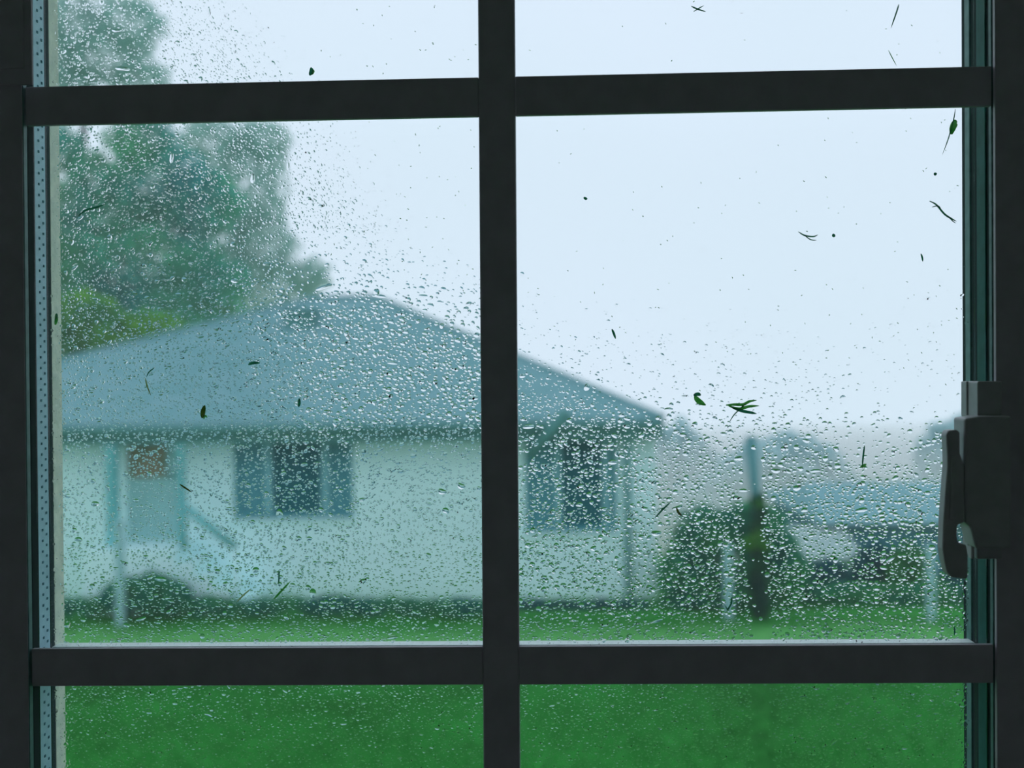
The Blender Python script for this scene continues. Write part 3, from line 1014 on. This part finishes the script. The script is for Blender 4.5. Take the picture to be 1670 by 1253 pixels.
def house_window(R, splits, darkidx):
    a, b, c, d = R
    fr = MB()
    t_ = .07
    fr.box(a, b, HY + .03, HY + .12, c, c + t_).box(a, b, HY + .03, HY + .12, d - t_, d)
    fr.box(a, a + t_, HY + .03, HY + .12, c + t_, d - t_).box(b - t_, b, HY + .03, HY + .12, c + t_, d - t_)
    wn = fr.build('window', M['tealframe'], house)
    xs_ = [a + t_] + [lerp(a, b, s) for s in splits] + [b - t_]
    for s in splits:
        xm = lerp(a, b, s)
        MB().box(xm - .05, xm + .05, HY + .02, HY + .11, c + t_, d - t_).build('mullion', M['mullion'], wn)
    for i in range(len(xs_) - 1):
        l, r = xs_[i] + (.05 if i else 0), xs_[i + 1] - (.05 if i < len(xs_) - 2 else 0)
        if i in darkidx:
            MB().box(l, r, HY + .08, HY + .086, c + t_, d - t_).build('pane', M['pane'], wn)
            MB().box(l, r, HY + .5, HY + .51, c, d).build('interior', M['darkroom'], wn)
        else:
            MB().box(l, r, HY + .08, HY + .086, c + t_, d - t_).build('pane', M['curtain'], wn)
    MB().box(a - .05, b + .05, HY - .05, HY + .03, c - .05, c).build('window_sill', M['wall'], wn)


house_window(WA, (0.29, 0.76), (1,))
house_window(WB, (0.36, 0.88), (1,))
# door with a rust-coloured blind in its upper light
a, b, c, d = DR
dr = MB().box(a, b, HY + .04, HY + .10, c, d).build('door', M['door'], house)
om = rect(210, 271, 697, 779, HY + .03)
MB().box(om[0], om[1], HY + .015, HY + .038, om[2], om[3]).build('door_light', M['orange'], dr)
MB().box(b - .12, b - .07, HY - .0, HY + .04, c + .9, c + 1.0).build('handle', M['fascia'], dr)
# porch: platform, steps, posts, rail
pz = c
pa = rect(178, 300, 700, 980, HY - 1.0)
MB().box(a - .25, b + .25, HY - .88, HY - .005, 0, pz - .005).build('porch_platform', M['wall'], house)
st = pz / 5
for i in range(4):
    MB().box(b + .252 + i * .26, b + .252 + (i + 1) * .26 - .002, HY - .85, HY - .05, 0, pz - (i + 1) * st).build('step', M['wall'], house)
for px, wd in ((184, 8), (297, 5.5)):
    q = rect(px - wd, px + wd, 690, 980, HY - 0.42)
    MB().box(q[0], q[1], HY - .42 - (q[1] - q[0]) / 2, HY - .42 + (q[1] - q[0]) / 2, pz if px > 200 else 0, rz - .3).build('porch_post', M['post'], house)
q0 = at(300, 826, HY - .82); q1 = at(384, 893, HY - .82)
MB().tube([q0, q1], [.055, .055], 8).build('handrail', M['post'], house, smooth=True)
MB().tube([q1, (q1[0], q1[1], 0.0)], [.03, .03], 8).build('rail_baluster', M['wall'], house, smooth=True)
MB().tube([q0, (q0[0], q0[1], pz)], [.04, .04], 8).build('rail_baluster', M['post'], house, smooth=True)


# white marker posts on the lawn edge
for (px, pyt, pyb, wd, lab) in ((197, 850, 1022, 6.5, 'tall white post on the lawn in front of the porch'),
                                (1188, 888, 1003, 6.5, 'white post in front of the round dark bush'),
                                (1518, 890, 1008, 6.5, 'white post standing nearest the window latch side')):
    Yp = 3.2 * FPX / (pyb - (604 if px > 1000 else 618)) - D0
    b0 = at(px, pyb, Yp); tz = float(at(px, pyt, Yp)[2]); s = wd * (Yp + D0) / FPX
    e = empty('white_post', (b0[0], b0[1], 0))
    tag(e, lab, 'post', 'white posts along the lawn')
    MB().box(b0[0] - s, b0[0] + s, b0[1] - s, b0[1] + s, -.05, tz - .05).build('shaft', M['whitepost'], e, .01)
    MB().box(b0[0] - s * 1.15, b0[0] + s * 1.15, b0[1] - s * 1.15, b0[1] + s * 1.15, tz - .05, tz).build('cap', M['whitepost'], e, .01)

# slim grey post wrapped in ivy
Yp = 12.6
bt = at(1240, 1000, Yp)
gp = empty('garden_post', (bt[0], Yp, 0))
tag(gp, 'slim tall grey post wrapped in ivy in front of the round bush', 'post')
top = at(1224, 712, Yp); mid = at(1234, 830, Yp)
MB().tube([(bt[0], Yp, -.05), (mid[0], Yp, mid[2]), (top[0], Yp, top[2])], [.055, .06, .075], 10).build('shaft', M['greypost'], gp, smooth=True)
E1 = [ell(1234 + (i / 9) * 5 + 4 * math.sin(i * 1.7), 818 + i * 20, 12, 16, Yp, .13) for i in range(10)]
V, F = leaf_cloud(E1, 5000, .035)
o = link('ivy', np_mesh('ivy', V - np.array(gp.location), F), M['l_ivy'], gp); o['kind'] = 'stuff'
V, F = leaf_cloud([ell(1222, 886, 14, 11, Yp - .1), ell(1236, 880, 10, 16, Yp - .1), ell(1238, 822, 6, 9, Yp - .1), ell(1248, 892, 9, 9, Yp - .1)], 700, .035)
o = link('leafy_tuft', np_mesh('leafy_tuft', V - np.array(gp.location), F), M['l_tuft'], gp); o['kind'] = 'stuff'

# ------------------------------------------------------------------ bushes and border
Yb_ = 13.45
c0 = at(1195, 1000, Yb_)
plant('bush', 'large round dark green bush right of the house corner', 'bush', (c0[0], Yb_, 0),
      [ell(1190, 912, 100, 85, Yb_, .55), ell(1120, 940, 48, 58, Yb_, .55), ell(1265, 925, 50, 70, Yb_, .55), ell(1160, 870, 60, 45, Yb_, .55), ell(1230, 865, 55, 45, Yb_, .55), ell(1190, 970, 115, 28, Yb_, .55)],
      17000, .045, M['l_bush'])
c0 = at(236, 1000, 12.6)
plant('shrub', 'low dark shrub at the foot of the porch', 'shrub', (c0[0], 12.6, 0),
      [ell(200, 972, 38, 28, 12.75, .22), ell(245, 966, 45, 32, 12.75, .24), ell(288, 973, 24, 26, 12.75, .2)], 4500, .04, M['l_bush'])
bd = []
for i in range(44):
    px = 60 + i * 17.5
    bd.append(ell(px, 988 + random.uniform(-4, 4), 16, random.uniform(11, 17), 12.75))
V, F = leaf_cloud(bd, 11000, .035)
tag(link('border_plants', np_mesh('border_plants', V, F), M['l_bush']), 'low dark border plants along the foot of the house wall', 'border plants', kind='stuff')
bd = [ell(850 + i * 15, 988 + random.uniform(-3, 3), 14, random.uniform(8, 12), 13.2) for i in range(14)]
V, F = leaf_cloud(bd, 2500, .03)
tag(link('border_plants', np_mesh('border_plants', V, F), M['l_blue']), 'thin blue-green border plants under the right house window', 'border plants', kind='stuff')

for (nm, lab, cat, ex, n, m, Y) in (
        ('shrub', 'blue-green shrub between the round bush and the beige garage door', 'shrub', [(1345, 945, 40, 32), (1330, 975, 45, 22)], 3500, 'l_blue', 14.2),
        ('shrub', 'dark blue rounded shrub below the blue roof', 'shrub', [(1425, 920, 34, 34), (1415, 945, 30, 30)], 3000, 'l_blue', 14.6),
        ('shrub', 'fresh green shrub beside the latch side white post', 'shrub', [(1480, 930, 32, 42), (1500, 960, 30, 30)], 3500, 'l_green', 14.0),
        ('hedge', 'low dark hedge along the far edge of the lawn', 'hedge', [(1330 + i * 27, 975, 22, 22) for i in range(11)], 7000, 'l_bush', 13.4),
        ('shrub', 'dark blue-green shrub behind the latch lever', 'shrub', [(1575, 950, 40, 50), (1600, 930, 40, 60)], 3000, 'l_blue', 13.8)):
    c0 = at(ex[0][0], 1000, Y)
    plant(nm, lab, cat, (c0[0], Y, ground(c0[0], Y)), [ell(*q, Y) for q in ex], n, .045, M[m])

# ------------------------------------------------------------------ low blue house down the slope
FY = 25.0
fb = at(1440, 785, FY)
fh = empty('low_house', (float(fb[0]), FY, -3.2))
tag(fh, 'low blue house with wet grey roof down the slope behind the hedge', 'house')
ra = at(1330, 852, FY); rb_ = at(1700, 852, FY); rt = at(1500, 788, FY + 3)
ez = float(ra[2]); xa, xb = float(ra[0]), float(rb_[0])
rzt = float(at(1500, 786, FY + 3)[2])
MB().box(xa + .3, xb, FY, FY + 6, -3.6, ez - .02).build('wall', M['farwall'], fh)
MB().add([(xa, FY - .4, ez), (xb, FY - .4, ez), (xb, FY + 6.4, ez), (xa, FY + 6.4, ez), (xa + .6, FY + 3, rzt), (xb, FY + 3, rzt)],
         [(0, 1, 5, 4), (2, 3, 4, 5), (3, 0, 4), (1, 2, 5), (0, 3, 2, 1)]).build('roof', M['farroof'], fh)
gq = rect(1318, 1402, 878, 915, FY - 2.0)
MB().box(gq[0], gq[1], FY - 2.0, FY - .02, -3.5, gq[2] + .1).build('garage', M['beige'], fh)
MB().add([(gq[0] - .1, FY - 2.2, gq[2] + .1), (gq[1] + .1, FY - 2.2, gq[2] + .1), (gq[1] + .1, FY, gq[3]), (gq[0] - .1, FY, gq[3]),
          (gq[0] - .1, FY - 2.2, gq[2] + .04), (gq[1] + .1, FY - 2.2, gq[2] + .04), (gq[1] + .1, FY, gq[2] + .04), (gq[0] - .1, FY, gq[2] + .04)],
         [(0, 1, 2, 3), (0, 4, 5, 1), (1, 5, 6, 2), (3, 7, 4, 0), (4, 7, 6, 5), (2, 6, 7, 3)]).build('garage_roof', M['beige'], fh)

# ------------------------------------------------------------------ trees
Y = 27.5
tb = at(235, 600, Y)
plant('tree', 'big dark green tree rising behind the left end of the roof', 'tree', (tb[0], Y, 0),
      [ell(250, 300, 90, 70, Y), ell(190, 360, 80, 60, Y), ell(330, 330, 70, 60, Y), ell(240, 430, 130, 75, Y), ell(150, 300, 40, 60, Y), ell(120, 440, 60, 70, Y),
       ell(330, 470, 80, 60, Y), ell(230, 230, 60, 50, Y), ell(60, 380, 70, 110, Y), ell(250, 530, 150, 60, Y), ell(105, 245, 30, 40, Y)],
      30000, .10, M['l_dark'],
      trunk=([(tb[0], Y, -.1), (tb[0] + .1, Y, 3), (tb[0], Y, 6)], [.35, .28, .16], 8),
      branches=[([(tb[0], Y, 3), (tb[0] + 1.2, Y, 5.0), (tb[0] + 1.8, Y, 7)], [.16, .1, .04], 6),
                ([(tb[0], Y, 3.5), (tb[0] - 1.0, Y, 5.2), (tb[0] - 1.7, Y, 7)], [.14, .09, .04], 6)])
Y = 37.0
tb = at(330, 600, Y)
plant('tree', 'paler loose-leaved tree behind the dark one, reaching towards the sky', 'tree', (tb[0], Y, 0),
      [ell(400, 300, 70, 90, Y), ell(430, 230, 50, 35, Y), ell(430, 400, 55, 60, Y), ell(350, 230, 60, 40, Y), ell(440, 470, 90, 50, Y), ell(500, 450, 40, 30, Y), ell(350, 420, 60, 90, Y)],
      10000, .12, M['l_hazed'],
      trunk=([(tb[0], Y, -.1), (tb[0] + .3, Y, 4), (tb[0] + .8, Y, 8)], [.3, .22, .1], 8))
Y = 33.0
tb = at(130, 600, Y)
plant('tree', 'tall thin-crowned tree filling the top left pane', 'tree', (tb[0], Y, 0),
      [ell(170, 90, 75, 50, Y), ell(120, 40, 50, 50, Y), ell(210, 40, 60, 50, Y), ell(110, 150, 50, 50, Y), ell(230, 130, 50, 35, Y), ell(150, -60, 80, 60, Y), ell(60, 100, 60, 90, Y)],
      9000, .11, M['l_hazed'],
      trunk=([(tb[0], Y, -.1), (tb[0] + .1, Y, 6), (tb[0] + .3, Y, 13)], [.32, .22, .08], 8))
Y = 22.6
tb = at(120, 600, Y)
plant('tree', 'yellow-green bushy tree just above the left roof slope', 'tree', (tb[0], Y, 0),
      [ell(130, 515, 60, 40, Y), ell(185, 540, 55, 38, Y), ell(95, 560, 50, 45, Y), ell(250, 535, 55, 28, Y), ell(60, 530, 50, 60, Y)],
      11000, .07, M['l_lime'],
      trunk=([(tb[0], Y, -.1), (tb[0], Y, 2.0), (tb[0] + .1, Y, 3.6)], [.14, .1, .05], 8))
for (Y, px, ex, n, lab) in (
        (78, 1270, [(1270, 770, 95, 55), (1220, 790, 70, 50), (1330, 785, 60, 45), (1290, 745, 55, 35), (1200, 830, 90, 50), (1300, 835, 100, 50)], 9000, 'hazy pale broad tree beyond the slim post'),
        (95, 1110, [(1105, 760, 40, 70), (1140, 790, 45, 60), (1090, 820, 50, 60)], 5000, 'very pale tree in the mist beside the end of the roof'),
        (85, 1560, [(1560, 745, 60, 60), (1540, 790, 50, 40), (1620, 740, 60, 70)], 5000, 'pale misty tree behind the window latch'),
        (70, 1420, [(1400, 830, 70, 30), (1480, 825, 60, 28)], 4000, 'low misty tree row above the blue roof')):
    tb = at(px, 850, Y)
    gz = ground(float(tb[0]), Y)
    plant('tree', lab, 'tree', (tb[0], Y, gz), [ell(*q, Y) for q in ex], n * 2, .55, M['l_hazed_far'],
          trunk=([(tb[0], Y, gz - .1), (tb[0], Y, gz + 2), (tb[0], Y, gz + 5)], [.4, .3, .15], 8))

# ------------------------------------------------------------------ rain mist outside
def mist(dens):
    fm = bpy.data.materials.new('rain_mist')
    fm.use_nodes = True
    t = fm.node_tree
    t.nodes.clear()
    out = t.nodes.new('ShaderNodeOutputMaterial')
    vs_ = t.nodes.new('ShaderNodeVolumeScatter')
    vs_.inputs['Color'].default_value = (0.96, 1.0, 1.0, 1)
    vs_.inputs['Density'].default_value = dens
    t.links.new(vs_.outputs[0], out.inputs['Volume'])
    return fm


tag(MB().box(-95, 105, 30, 120, -17, -2.6).build('rain_mist', mist(0.035)), 'grey rain mist hanging between the far trees', 'mist', kind='stuff')
tag(MB().box(-40, 45, 1.5, 29.5, -6, 9).build('rain_mist', mist(0.0035)), 'thin rain mist over the lawn and the white house', 'mist', kind='stuff')
